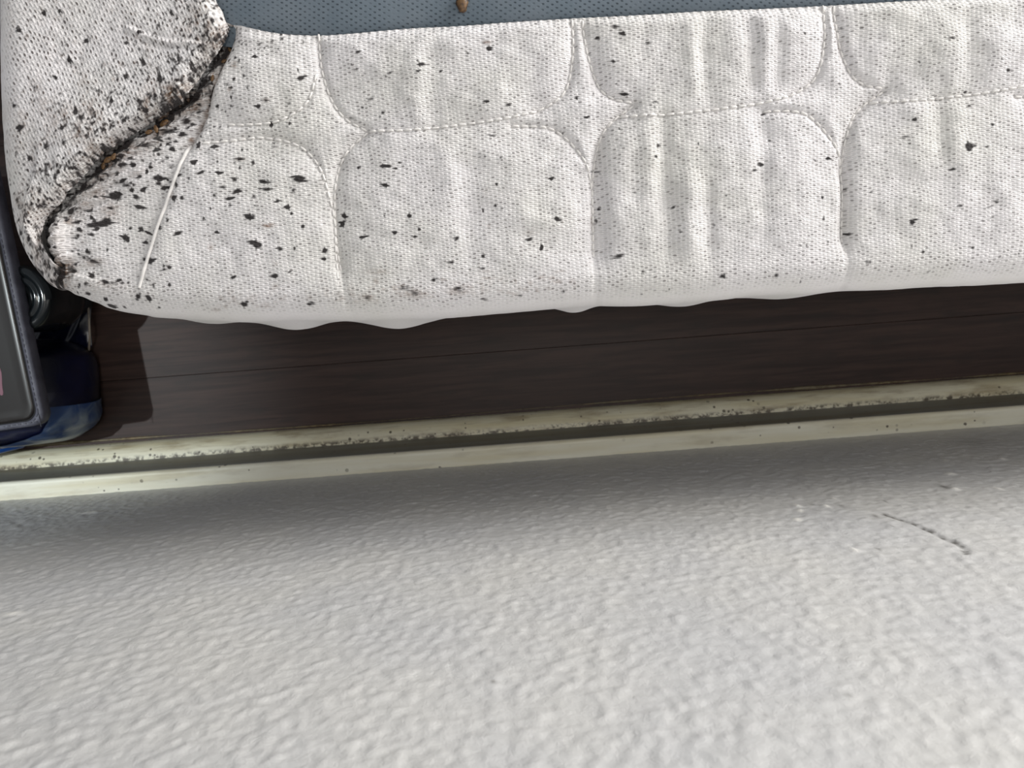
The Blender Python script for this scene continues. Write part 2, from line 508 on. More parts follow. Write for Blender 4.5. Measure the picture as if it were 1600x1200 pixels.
for px, py, w_, hh, a_ in [(1475, 761, 12, 7, .8), (1372, 858, 7, 6, .6), (1368, 806, 8, 6, .6), (1383, 784, 5, 5, .6), (1270, 788, 6, 5, .5), (1315, 790, 9, 6, .5), (1394, 823, 5, 5, .4), (1444, 845, 7, 6, .35),
                           (772, 1066, 4, 3, .8), (1325, 1088, 12, 12, .35), (1195, 1118, 9, 9, .3), (1290, 1120, 9, 9, .3), (1555, 1110, 12, 9, .2), (1520, 690, 70, 12, .25), (1560, 1040, 20, 30, .1)]:
    x_, z_ = wall_at(px, py)
    xe, _ = wall_at(px + w_ / 2, py); _, ze = wall_at(px, py + hh / 2)
    g = np.exp(-(((XX - x_) / max(abs(xe - x_), .0008)) ** 2 + ((ZZ - z_) / max(abs(ze - z_), .0015)) ** 2))
    soil[..., 0] = np.maximum(soil[..., 0], np.clip(g, 0, 1) * a_)
WP = np.stack([XX, h, ZZ], -1)
tag(link('wall_front', grid_mesh('wall_front', WP, None, soil, flip=False), M['wall']), kind='structure')

# baseboard with an eased top edge, shoe moulding and a caulk bead
bb = MB()
bb.extrude_profile([(-0.012, 0.0), (0.0177, 0.0), (0.0177, 0.0865), (0.0172, 0.0885), (0.0158, 0.0898), (0.0140, 0.0902), (-0.012, 0.0902)], -1.6, 2.4, 60)
bb_o = tag(bb.build('baseboard_front', M['base_paint'], smooth=False), kind='structure')
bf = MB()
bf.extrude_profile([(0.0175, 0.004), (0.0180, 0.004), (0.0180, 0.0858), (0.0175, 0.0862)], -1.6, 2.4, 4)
bf.build('face_strip', M['face_grey'], bb_o, smooth=False)
sh = MB()
arc = [(0.0179 + 0.0175 * math.sin(a) ** .8 if a > 0 else 0.0179, 0.0205 - 0.0185 * (1 - math.cos(a)) ) for a in np.linspace(0, math.pi / 2, 9)]
sh.extrude_profile([(0.0179, 0.0003)] + [(0.0179, 0.0205)] + arc[1:] + [(0.0354, 0.0003)], -1.6, 2.4, 60)
tag(sh.build('trim_1', M['shoe_paint'], smooth=False), kind='structure')
ck = MB()
pts, rad = [], []
for x in np.linspace(-1.5, 2.3, 380):
    a = 0.0010 + 0.0007 * math.sin(x * 23) + 0.0005 * math.sin(x * 61 + 1)
    a = a * (0.25 + 0.75 * min(1, max(0, (abs(x + 0.05) - 0.12) / 0.1)))
    pts.append((x, 0.0385 + 0.0010 * math.sin(x * 9), 0.0004)); rad.append(max(0.0003, a))
ck.tube(pts, rad, 8)
tag(ck.build('trim_2', M['caulk']), kind='structure')

# ------------------------------------------------------------------ box spring
ZT = 0.365
RX0, RY0, RSX, RSY = -160, -460, 2560, 1120        # raster window in photo pixels on the plane z = ZT
FOLD = spline([(360, 46), (352, 66), (340, 84), (322, 108), (304, 136), (287, 160), (262, 176), (238, 192), (200, 216), (162, 244), (140, 268), (116, 294), (98, 317), (79, 336), (68, 356), (67, 376), (73, 398), (84, 416), (100, 426)], 3)
SEAM2 = spline([(360, 54), (352, 82), (341, 115), (331, 145), (323, 176), (311, 206), (297, 228)], 4)
SEAM3 = spline([(297, 228), (286, 258), (273, 295), (260, 332), (248, 366), (237, 402), (228, 432), (221, 456)], 4)
quilt = []
def column(dx, dy, deep=1.0):
    """one ogee column of the quilting, measured at the middle seam and shifted along the border"""
    s = lambda L: [(x + dx, y + dy) for x, y in L]
    quilt.append((s([(893, 34), (895, 62), (894, 95), (886, 136), (870, 158), (838, 176)]), .8 * deep))
    quilt.append((s([(838, 176), (790, 188), (720, 198), (640, 206), (575, 207)]), .38 * deep))
    quilt.append((s([(910, 34), (911, 48), (919, 92), (936, 137), (957, 155), (990, 163)]), .9 * deep))
    quilt.append((s([(800, 199), (845, 200), (872, 209), (900, 235), (917, 262), (926, 300)]), .7 * deep))
    quilt.append((s([(990, 166), (963, 185), (943, 207), (932, 240), (927, 275), (926, 300), (927, 360), (928, 410), (931, 445), (934, 480)]), 1.25 * deep))
column(0, 0)
column(391, -23, 1.0)
column(782, -46, 1.0)
column(1173, -69, 1.0)
# the first column stands a little apart from the pattern
quilt.append(([(499, 56), (501, 90), (506, 118), (519, 158), (541, 187), (575, 206)], .9))
quilt.append(([(497, 120), (488, 152), (476, 170), (454, 185), (428, 194), (390, 197), (345, 196)], .5))
quilt.append(([(320, 226), (370, 221), (412, 217), (460, 226), (487, 244), (505, 271), (514, 300), (523, 345), (526, 400), (530, 440), (533, 480)], .55))
quilt.append(([(575, 208), (548, 231), (531, 260), (524, 300), (524, 345), (529, 400), (537, 440), (546, 480)], .95))
QS = [(spline(p, 5), w) for p, w in quilt]

gx = np.arange(0, RSX, 2.0) + RX0
gy = np.arange(0, RSY, 2.0) + RY0
GX, GY = np.meshgrid(gx, gy)
def near(pts, pad=130):
    p = np.array(pts)
    i0, i1 = np.searchsorted(gx, [p[:, 0].min() - pad, p[:, 0].max() + pad])
    j0, j1 = np.searchsorted(gy, [p[:, 1].min() - pad, p[:, 1].max() + pad])
    return slice(max(j0, 0), j1), slice(max(i0, 0), i1)
puff = np.ones(GX.shape)
for p, w in QS:
    sl = near(p)
    d = dist_poly(GX[sl], GY[sl], p)
    v = 1 - w * (0.70 * np.exp(-(d / 34)) + 0.30 * np.exp(-(d / 6.0) ** 2))
    puff[sl] = np.minimum(puff[sl], v)
H = 0.0060 * puff
# soft vertical puckers inside the cells: (x, y0, y1, height mm, half width)
for x, ya, yb, a, w in [(655, 60, 190, 1.6, 26), (676, 70, 205, -1.5, 16), (760, 50, 185, 1.0, 40), (862, 45, 140, 0.9, 22), (700, 215, 330, 1.5, 26), (732, 240, 420, -1.3, 18), (800, 220, 440, .8, 30),
                        (606, 230, 420, .7, 26), (1078, 45, 150, 2.2, 15), (1096, 45, 150, -1.9, 12), (1140, 35, 145, 1.4, 18), (1168, 35, 140, -1.7, 10), (1190, 35, 140, 1.5, 10), (1212, 30, 135, -1.3, 10), (1250, 30, 130, .8, 20),
                        (1010, 185, 330, 1.4, 16), (1037, 170, 420, -2.4, 13), (1075, 260, 430, 2.4, 15), (1106, 290, 440, -2.2, 11), (1130, 180, 300, 1.2, 18), (1165, 170, 330, .9, 16), (1187, 170, 400, -1.5, 14), (1240, 200, 420, 1.0, 24),
                        (1475, 30, 130, 1.5, 22), (1505, 30, 140, -1.4, 14), (1545, 30, 130, 1.0, 20), (1430, 160, 300, 1.3, 24), (1460, 150, 240, -1.6, 13), (1490, 150, 330, 1.2, 20), (1560, 180, 420, .8, 30),
                        (960, 60, 140, .8, 18), (937, 205, 425, -2.2, 9), (966, 205, 415, 1.3, 18), (1317, 195, 400, -1.3, 8), (1340, 195, 400, .8, 16), (927, 60, 135, -.9, 9), (1315, 60, 120, -.9, 8), (536, 235, 430, -.9, 9), (395, 80, 180, .9, 25), (440, 70, 160, -.6, 16)]:
    cx_ = x + (GY - (ya + yb) / 2) * 0.03
    env = 1 / (1 + np.exp(-(GY - ya) / 14)) / (1 + np.exp((GY - yb) / 14))
    H += a * 1e-3 * np.exp(-((GX - cx_) / w) ** 2) * env
H += 0.0006 * smooth_noise(GX.shape, 55, 21, (0.55, 1))
H += 0.00022 * smooth_noise(GX.shape, 12, 22)
dF = dist_poly(GX, GY, FOLD[::2])
dS2 = dist_poly(GX, GY, SEAM2)
dS3 = dist_poly(GX, GY, SEAM3)
HF = H.copy()                                # front border
pleat = np.clip(1 - dF / 150, 0, 1)
HF += -0.0045 * np.exp(-(dF / 14) ** 2) - 0.003 * np.exp(-(dF / 45) ** 2)
HF -= 0.0042 * np.exp(-dS2 / 5)
HF -= 0.0012 * np.exp(-dS3 / 7)
# strip between fold and seam lies lower than the quilted face
side_of = np.zeros(GX.shape)
sx_ = np.interp(GY, np.concatenate([SEAM2[:, 1], SEAM3[1:, 1]]), np.concatenate([SEAM2[:, 0], SEAM3[1:, 0]]))
HF -= 0.0035 / (1 + np.exp((GX - sx_) / 3.0)) * (GY > 40)
# gathered tongue of cloth beside the open end of the fold
g = np.exp(-(((GX - 93 - (GY - 380) * .15) / 17) ** 2 + ((GY - 382) / 42) ** 4))
HF += 0.0062 * g + 0.0008 * g * np.sin((GY + 0.35 * GX) * 0.75)
HF += 0.0013 * np.exp(-(dF / 60) ** 2) * np.sin(GY * 0.33 + GX * 0.12) * (GX < 330)
fold_x = np.interp(GY, FOLD[:, 1], FOLD[:, 0])
HF = np.where((GX < fold_x - 1) & (GY > 40) & (GY < 428), np.minimum(HF, -0.0070), HF)
HL = 0.0045 + 0.0007 * smooth_noise(GX.shape, 70, 31) + 0.0002 * smooth_noise(GX.shape, 12, 32)   # left border, rolls over at the fold
HL += 0.0055 * np.exp(-(dF / 75) ** 2)
HL -= 0.0100 * np.clip(1 - dF / 15, 0, 1) ** 2.0
for pts, a in [([(205, 48), (235, 62), (268, 73), (300, 75), (332, 80)], .9), ([(96, 96), (112, 95), (124, 100)], .5), ([(66, 90), (85, 93)], .3)]:
    d = dist_poly(GX, GY, spline(pts, 5)); HL += a * 1e-3 * np.exp(-(d / 4) ** 2) - a * .6e-3 * np.exp(-((d - 8) / 5) ** 2)
for bx, by, w in [(300, 150, 14), (245, 195, 9), (170, 235, 10), (110, 300, 9)]:
    HL += 0.002 * np.exp(-(((GX - bx) / w) ** 2 + ((GY - by) / w) ** 2))

# stains: dark spots pulled along the threads, stamped at one sample per pixel
SW, SH = RSX, RSY
D_F = np.zeros((SH, SW), np.float32); B_F = np.zeros((SH, SW), np.float32)
D_L = np.zeros((SH, SW), np.float32); B_L = np.zeros((SH, SW), np.float32)
def stamp(A, x, y, ln, ht, amt, ang=0.0, seed=0, spikes=True):
    R = int(ln + 6)
    ix, iy = int(round(x - RX0)), int(round(y - RY0))
    if ix - R < 0 or iy - R < 0 or ix + R >= SW or iy + R >= SH: return
    yy, xx = np.mgrid[-R:R + 1, -R:R + 1].astype(float)
    c_, s_ = math.cos(ang), math.sin(ang)
    u, v = xx * c_ + yy * s_, -xx * s_ + yy * c_
    r = random.Random(seed * 131 + int(x * 7 + y * 13))
    k = np.exp(-((np.abs(u) / (ln * .32)) ** 2.2 + (np.abs(v) / (ht * .46)) ** 2.2))
    if spikes:
        for _ in range(3):
            du, dv = r.uniform(-.35, .35) * ln, r.uniform(-.5, .5) * ht
            l2 = ln * r.uniform(.22, .5)
            k = np.maximum(k, 0.8 * np.exp(-(((u - du) / l2) ** 2 + ((v - dv) / 1.5) ** 2)))
        du = r.uniform(-.2, .2) * ln
        k = np.maximum(k, 0.85 * np.exp(-(((u - du) / 1.7) ** 2 + (v / (ht * .8)) ** 2)))
    sl = (slice(iy - R, iy + R + 1), slice(ix - R, ix + R + 1))
    A[sl] = np.maximum(A[sl], k * amt)

SPOTS = """314,229,9,8,1;338,231,17,6,1;247,234,17,6,1;271,234,10,6,.9;432,232,12,5,.5;309,257,13,6,1;288,250,7,5,.7;381,251,24,6,.6;322,272,12,4,.9;349,273,14,5,.95;286,276,20,5,.8;221,277,12,5,.8;250,279,24,8,1;282,291,7,7,.8;226,298,16,7,.9;259,295,15,6,1;215,309,14,7,.8;372,283,13,6,.7;417,287,22,6,.85;472,282,28,9,1;355,295,15,6,.6;376,301,18,6,.9;423,298,22,5,.7;462,300,9,6,.6;364,312,19,4,.95;402,309,11,6,.6;278,312,9,9,1;439,316,12,5,.7;454,326,12,7,.95;459,335,6,4,.8;394,341,15,8,1;477,355,7,6,.8;253,356,12,9,.9;224,359,10,7,.9;285,365,19,5,.8;344,364,11,5,.75;408,384,22,12,.95;443,390,14,5,.7;243,408,20,7,1;203,376,10,6,.9;272,419,9,6,.8;510,392,11,7,1;509,405,10,5,.8;434,432,16,6,.95;539,338,11,8,1;536,351,11,8,1;602,262,20,5,1;621,266,9,4,.7;626,257,8,3,.7;562,264,8,4,.7;604,292,14,6,.9;569,372,18,4,.95;620,365,11,4,.9;641,339,9,6,.9;650,371,12,4,.7;657,360,5,5,.8;715,374,11,6,.7;774,323,6,4,.8;755,331,5,5,.7;776,291,4,4,.8;755,401,11,6,.7;707,411,15,5,.6;756,420,12,4,.6;679,438,11,6,.7;650,456,24,7,.55;632,449,20,5,.6;717,450,22,7,.6;575,462,18,7,.5;485,470,15,4,.8;755,462,18,4,.6;474,127,19,5,.9;427,197,9,7,1;409,171,11,5,.9;421,162,18,6,.5;456,165,12,7,.45;429,67,10,5,.5;402,92,9,5,.9;562,87,12,3,.8;561,112,11,4,.5;612,119,10,4,.6;661,107,16,6,.8;690,116,7,3,.8;656,118,7,3,.7;764,81,12,6,1;732,89,7,3,.7;762,164,12,4,.9;795,168,14,3,.7;600,179,6,5,.7;582,158,14,4,.5;550,186,15,6,.45;769,215,18,4,.6;568,170,9,3,.6;960,47,18,4,.7;970,58,11,5,1;932,62,9,4,.8;1009,72,12,4,.6;956,101,8,5,.8;974,150,19,4,1;1021,163,12,3,.6;900,157,8,5,.7;915,187,10,3,.8;1026,230,9,7,.7;1022,248,8,4,.8;861,282,9,5,.9;1185,260,12,5,.95;1173,269,12,4,.6;1190,181,10,3,.8;1087,228,5,4,.7;1475,66,20,4,.65;1565,115,14,8,.6;1505,104,12,4,.35;1419,191,11,5,.7;1405,217,24,4,.5;1502,233,21,12,1;1530,233,9,3,.7;1540,199,10,4,.7;1506,169,9,4,.6;1501,147,8,3,.7;1291,249,9,4,.9;1477,268,10,3,.8;1417,349,12,7,.9;1325,366,12,4,.7;1489,324,11,4,.6;1547,318,13,4,.6;1537,325,18,3,.5;1540,340,16,6,.35;1436,394,9,6,.6;1512,388,10,5,.6;1352,409,11,4,.6;1355,302,10,3,.6;1320,296,8,4,.6;1210,426,12,4,.6;1280,311,5,5,.7;869,344,14,6,.8;827,375,18,4,.7;846,387,9,9,.9;965,401,22,6,.7;1002,425,8,6,.6;1127,428,12,5,.8;1050,325,8,4,.7;880,450,9,4,.7;812,456,16,4,.5;837,300,11,4,.4;935,327,8,5,.7;932,345,8,7,.6;930,268,16,3,.6;935,290,14,3,.5;1271,42,8,4,.4;1246,385,8,4,.4;1282,342,6,6,.6"""
for i, s_ in enumerate(SPOTS.split(';')):
    x, y, l, hh, a = map(float, s_.split(','))
    stamp(D_F, x, y, l, hh, a, math.radians(random.uniform(-14, 6)), i)
for x, y, l, hh, a in [(425, 354, 28, 8, .9), (381, 251, 24, 7, .5), (762, 72, 20, 6, .7), (275, 308, 12, 9, .8), (650, 456, 70, 12, .45), (717, 452, 60, 10, .45), (575, 462, 40, 12, .4), (590, 425, 60, 8, .35), (335, 388, 14, 12, .45), (760, 300, 14, 10, .3),
                       (421, 162, 20, 8, .4), (765, 355, 10, 8, .4), (830, 365, 30, 10, .2), (1310, 80, 10, 30, .25), (925, 345, 9, 24, .4), (590, 440, 14, 10, .5), (370, 105, 16, 12, .7), (365, 145, 12, 10, .5), (298, 218, 16, 10, .9), (350, 80, 12, 20, .8), (435, 412, 14, 10, .25)]:
    stamp(B_F, x, y, l, hh, a, 0, 3, False)
for x, y, l, hh, a, an in [(180, 307, 34, 13, .85, 10), (155, 351, 56, 9, .95, -8), (170, 346, 30, 10, .8, 0), (130, 292, 30, 9, .8, -30), (200, 372, 16, 9, .95, 10), (150, 408, 44, 6, .6, 22), (172, 442, 28, 6, .6, 15), (222, 324, 28, 5, .9, 20), (237, 462, 13, 7, .9, 0), (385, 470, 15, 6, .9, -5), (369, 434, 12, 5, .8, -10), (270, 445, 6, 5, .8, 0),
                           (110, 330, 26, 8, .8, -35), (140, 330, 34, 6, .6, 0), (200, 290, 30, 8, .6, 0), (262, 205, 40, 9, .7, -8), (290, 190, 24, 7, .7, -20), (228, 228, 24, 8, .7, 0), (245, 216, 22, 8, .9, 0), (195, 258, 22, 7, .8, 10), (205, 248, 18, 6, .8, 0), (310, 175, 16, 5, .7, -40), (122, 372, 24, 4, .6, 5), (126, 392, 26, 4, .5, 15), (310, 140, 14, 6, .8, -50), (325, 120, 12, 6, .8, -60)]:
    stamp(D_F, x, y, l, hh, a, math.radians(an), int(x))
for x, y, l, hh, a in [(175, 330, 60, 40, .45), (150, 300, 60, 34, .5), (150, 410, 60, 16, .45), (170, 445, 120, 22, .22), (110, 345, 22, 18, .7), (255, 195, 36, 14, .8), (172, 246, 34, 12, .85), (135, 320, 40, 20, .5), (330, 110, 14, 22, .6), (215, 270, 60, 20, .3), (95, 380, 60, 90, .22)]:
    stamp(B_F, x, y, l, hh, a, 0, 3, False)
# random soiling: thick by the fold, thinning along the border
def field_at(A, x, y): return float(bilin(A, RX0, RY0, 2.0, np.array(x), np.array(y)))
cnt = 0
for _ in range(9000):
    x, y = random.uniform(60, 560), random.uniform(40, 480)
    d = field_at(dF, x, y)
    sx = float(np.interp(y, np.concatenate([SEAM2[:, 1], SEAM3[1:, 1]]), np.concatenate([SEAM2[:, 0], SEAM3[1:, 0]])))
    left = x < sx
    p = 0.60 * math.exp(-d / 42) + (0.05 if left else 0.0) + 0.018 * math.exp(-(x - 250) / 130 if x > 250 else 0)
    if random.random() < p * 0.42:
        l = random.uniform(4, 15) if left else random.uniform(3, 9)
        stamp(D_F, x, y, l, random.uniform(3, 6.5), random.uniform(.35, 1.0 if left else .75), math.radians(random.uniform(-15, 15)), cnt)
        cnt += 1
for _ in range(420):
    x = random.uniform(300, 2350); y = random.uniform(-60, 470) - 0.06 * (x - 800)
    stamp(D_F, x, y, random.uniform(3, 7), random.uniform(2.5, 4), random.uniform(.25, .6), math.radians(random.uniform(-12, 8)), _)
for _ in range(110):
    x = random.uniform(330, 900); y = 470 - abs(random.gauss(0, 14)) - 0.05 * (x - 500)
    stamp(B_F, x, y, random.uniform(8, 24), random.uniform(3, 6), random.uniform(.15, .5), 0, _, False)
D1 = np.repeat(np.repeat(np.exp(-(dF / 9) ** 2), 2, 0), 2, 1)[:SH, :SW]
B1 = np.repeat(np.repeat(dF, 2, 0), 2, 1)[:SH, :SW]
SX1 = np.repeat(np.repeat(sx_, 2, 0), 2, 1)[:SH, :SW]
yy1, xx1 = np.mgrid[0:SH, 0:SW]; yy1 = yy1 + RY0; xx1 = xx1 + RX0
mott = np.clip(0.55 + 0.35 * smooth_noise((SH, SW), 16, 41, (1.4, .7)), 0, 1.4)
patch = np.clip(0.5 + 0.6 * smooth_noise((SH, SW), 60, 42), 0, 1.3)
infold = (xx1 < SX1 + 6)
fine = np.clip(0.5 + 0.45 * smooth_noise((SH, SW), 7, 43, (2.2, .7)), 0, 1.3)
D_F = np.maximum(D_F, (0.95 * np.exp(-(B1 / 4.5) ** 2) * (.45 + .55 * patch) + 0.46 * np.exp(-(B1 / 24) ** 2) * fine * (.35 + .65 * patch) + 0.16 * np.exp(-(B1 / 60) ** 2) * fine).astype(np.float32) * infold)  # narrow dark core paints the crevice shadow; wider mottled bands are soil
B_F = np.maximum(B_F, (0.75 * np.exp(-(B1 / 24) ** 2) * patch * infold + 0.12 * np.exp(-(B1 / 80) ** 2) * infold * mott).astype(np.float32))
s2 = np.repeat(np.repeat(dS2, 2, 0), 2, 1)[:SH, :SW]
D_F = np.maximum(D_F, (0.85 * np.exp(-(s2 / 3.0) ** 2) * mott).astype(np.float32))
B_F = np.maximum(B_F, (0.8 * np.exp(-(s2 / 6.0) ** 2) * patch).astype(np.float32))
# open end of the fold, its shade painted as dark colour
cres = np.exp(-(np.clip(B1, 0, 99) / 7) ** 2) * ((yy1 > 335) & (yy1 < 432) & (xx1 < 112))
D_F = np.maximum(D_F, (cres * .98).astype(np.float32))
# left border
cnt = 0
ANG = math.radians(70)
for _ in range(15000):
    x, y = random.uniform(-20, 360), random.uniform(-160, 440)
    d = field_at(dF, x, y)
    p = 0.80 * math.exp(-d / 80) + 0.09
    if random.random() < p * .5:
        stamp(D_L, x, y, random.uniform(4, 12), random.uniform(2.5, 5.0), random.uniform(.25, .40 + .5 * math.exp(-d / 80)), ANG + random.uniform(-.25, .25), cnt)
        cnt += 1
    if random.random() < 0.02 + .05 * math.exp(-d / 60):
        stamp(B_L, x, y, random.uniform(6, 14), random.uniform(4, 8), random.uniform(.15, .5), ANG, cnt, False)
for x, y, l, hh, a in [(75, 25, 9, 6, 1), (100, 22, 9, 5, .9), (38, 52, 10, 6, 1), (140, 67, 9, 8, .9), (114, 97, 14, 6, .9), (205, 72, 12, 7, .7), (225, 55, 9, 5, 1), (275, 27, 14, 4, .9), (40, 202, 13, 9, 1), (185, 163, 13, 6, .9), (175, 208, 14, 10, .6), (110, 205, 13, 9, .8),
                       (140, 190, 16, 8, .8), (205, 125, 14, 7, .8), (232, 104, 20, 6, .8), (260, 130, 24, 9, .8), (290, 100, 16, 6, .8), (230, 165, 20, 7, .8), (238, 178, 12, 8, .9), (130, 180, 22, 8, .8), (85, 232, 14, 9, .8), (55, 250, 14, 8, .8), (32, 168, 12, 6, .7), (62, 140, 12, 6, .6), (42, 362, 12, 9, .8), (95, 125, 14, 5, .7)]:
    stamp(D_L, x, y, l, hh, a, ANG * random.uniform(.7, 1.1), int(x))
D_L = np.maximum(D_L, (0.45 * np.exp(-(B1 / 4) ** 2) * fine + 0.30 * np.exp(-(B1 / 65) ** 2) * fine * patch).astype(np.float32))
B_L = np.maximum(B_L, (0.30 * np.exp(-(B1 / 12) ** 2) + (0.42 * np.exp(-(B1 / 110) ** 2) + .06) * mott * patch).astype(np.float32))
hem_mark = None

# border lattices -----------------------------------------------------------
OUT_L = spline([(-14, -420), (-12, -200), (-10, 0), (-6, 150), (-1, 240), (9, 300), (26, 358), (49, 402), (74, 431), (90, 441)], 3)
OUT_F = spline([(90, 441), (112, 452), (138, 462), (165, 474), (205, 482), (262, 486), (320, 489), (380, 491), (450, 489), (540, 490), (640, 488), (720, 484), (800, 476), (900, 469), (1000, 466), (1100, 459), (1200, 449), (1280, 447), (1400, 440), (1500, 434), (1600, 430), (1700, 424), (2000, 405), (2350, 383)], 3)
IN_F = spline([(360, 46), (380, 50), (430, 55), (500, 57), (560, 53), (640, 46), (720, 42), (800, 36), (900, 30), (1000, 25), (1100, 19), (1200, 15), (1300, 10), (1400, 4), (1500, -1), (1600, -6), (1700, -12), (2000, -30), (2350, -52)], 3)
IN_L = spline([(300, -420), (318, -200), (330, -40), (338, 0), (349, 20), (354, 34), (360, 46)], 3)

def resample(P, s):
    L = np.concatenate([[0], np.cumsum(np.linalg.norm(np.diff(P, axis=0), axis=1))])
    return np.stack([np.interp(s * L[-1], L, P[:, k]) for k in range(2)], 1)

def border(name, O, I, so, si, fold_end, rad, nflat, nroll, nside, Hh, Dk, Br, flip, mat, parent, hem, tuck=0.0):
    """ruled border from the seam line I to the outer edge O, rolled over the edge and down the side"""
    Op, Ip = resample(O, so), resample(I, si)
    Ow, Iw = p2w(Op[:, 0], Op[:, 1], ZT), p2w(Ip[:, 0], Ip[:, 1], ZT)
    n = len(Ow)
    tan = np.gradient(Ow[:, :2], axis=0)
    k = 25
    ker = np.hanning(2 * k + 1); ker /= ker.sum()
    pad = np.pad(tan / np.linalg.norm(tan, axis=1)[:, None], ((k, k), (0, 0)), 'edge')
    tan = np.stack([np.convolve(pad[:, c], ker, 'valid') for c in range(2)], 1)
    tan /= np.linalg.norm(tan, axis=1)[:, None]
    nor = np.stack([tan[:, 1], -tan[:, 0]], 1)
    if (nor * (Ow[:, :2] - Iw[:, :2])).sum() < 0: nor = -nor
    r = rad if np.ndim(rad) else np.full(n, rad)
    E = Ow[:, :2] - nor * r[:, None]
    q = np.linspace(0, 1, nflat)
    flat = Iw[:, None, :2] * (1 - q)[None, :, None] + E[:, None, :] * q[None, :, None]
    # bend the columns next to the fold onto the fold line
    e = 0 if fold_end == 0 else n - 1
    tk = tuck * np.minimum(1, np.linspace(1, 0, len(FOLD)) * 4)        # the front cloth runs on under the folded end
    Fw = p2w(FOLD[:, 0] - tk, FOLD[:, 1] - tk * .9, ZT)[:, :2]
    L = np.concatenate([[0], np.cumsum(np.linalg.norm(np.diff(Fw, axis=0), axis=1))]); L /= L[-1]
    Bq = np.stack([np.interp(q, L, Fw[:, c]) for c in range(2)], 1)
    corr = Bq - flat[e]
    corr -= corr[-1][None] * (q ** 6)[:, None]
    s = np.linalg.norm(Op - Op[e], axis=1)
    w = np.exp(-(s / 150) ** 2)
    flat = flat + w[:, None, None] * corr[None]
    zs_flat = np.full((n, nflat), ZT)
    th = np.linspace(0, math.pi / 2, nroll + 1)[1:]
    side = np.linspace(0, ZT - 0.012 - 0.012, nside + 1)[1:]
    roll = E[:, None, :] + nor[:, None, :] * (r[:, None] * np.sin(th)[None])[..., None]
    zroll = ZT - r[:, None] * (1 - np.cos(th)[None])
    sd = np.repeat(Ow[:, None, :2], nside, 1) - nor[:, None, :] * (0.006 * (side / side[-1]) ** 2)[None, :, None]
    zside = (ZT - r)[:, None] - side[None] * ((ZT - r - 0.012) / (ZT - 0.024))[:, None]
    P = np.concatenate([np.concatenate([flat, zs_flat[..., None]], -1), np.concatenate([roll, zroll[..., None]], -1), np.concatenate([sd, zside[..., None]], -1)], 1)
    arc_r = r[:, None] * th[None]
    arc_s = r[:, None] * math.pi / 2 + side[None]
    ps = np.concatenate([flat, E[:, None] + nor[:, None] * arc_r[..., None], E[:, None] + nor[:, None] * arc_s[..., None]], 1)
    PS = np.concatenate([ps, np.full(ps.shape[:2] + (1,), ZT)], -1)
    px, py = w2p(PS)
    hh = bilin(Hh, RX0, RY0, 2.0, px, py)
    # normal of the undisplaced lattice
    N = np.zeros(P.shape); N[..., 2] = 1
    N[:, nflat:nflat + nroll, :2] = nor[:, None] * np.sin(th)[None, :, None]; N[:, nflat:nflat + nroll, 2] = np.cos(th)[None]
    N[:, nflat + nroll:, :2] = nor[:, None]; N[:, nflat + nroll:, 2] = 0
    # the cloth meets the grey panel in a small turned edge
    edge = np.linalg.norm(flat - Iw[:, None, :2], axis=-1)
    lip = np.zeros(hh.shape); lip[:, :nflat] = np.exp(-(edge / 0.0035) ** 2)
    low = 0.0012 + 0.0003 * np.sin(px * .5)
    hh = hh * (1 - lip) + np.minimum(low, hh) * lip
    calm = np.ones(hh.shape); calm[:, :nflat] = np.clip(1 - np.linalg.norm(flat - E[:, None], axis=-1) / 0.012, 0, 1)
    hh = hh * (1 - .75 * calm) + .75 * calm * 0.0045
    slack = np.zeros(hh.shape)
    if hem:
        for c_, wd, a_ in [(440, 55, .008), (610, 58, .0075), (905, 30, .005), (1085, 45, .004), (1240, 70, .004), (300, 50, .004)]:
            slack[:, nflat + nroll:] += a_ * np.exp(-((Op[:, 0] - c_) / wd) ** 2)[:, None] * np.exp(-((side - .022) / .022) ** 2)[None]
    fade = np.ones(hh.shape)
    fade[:, nflat + nroll:] = np.exp(-side / 0.05)[None]
    P = P + N * (hh * fade + slack)[..., None]
    dk = bilin(Dk, RX0, RY0, 1.0, px, py); br = bilin(Br, RX0, RY0, 1.0, px, py)
    plain = np.zeros(hh.shape)
    dist_e = np.full(hh.shape, 1.0)
    dist_e[:, :nflat] = -np.linalg.norm(flat - E[:, None], axis=-1)
    dist_e[:, nflat:nflat + nroll] = arc_r; dist_e[:, nflat + nroll:] = arc_s
    plain = 0.92 * np.clip((dist_e - hem[0] if hem else dist_e - 0.004) / 0.008, 0, 1)
    col = np.stack([dk, br, plain, np.ones(hh.shape)], -1)
    uvp = PS[..., :2].copy()
    if not tuck:                      # cloth length taken up by the rolled edge
        take = 0.012 * np.clip(1 - bilin(dF, RX0, RY0, 2.0, px, py) / 15, 0, 1) ** 2
        uvp += take[..., None] * np.array([0.62, -0.78])
    me = grid_mesh(name, P, uvp, col, flip)
    return link(name, me, mat, parent), P

box = empty('box_spring', (0.5, 0.75, 0.0))
tag(box, 'white quilted box spring with stained folded corner and grey top panel', 'box spring')

sF = axis([(0, 0.705, 1130), (0.705, 1, 60)])
def ratio_in(O, I, s):
    return s
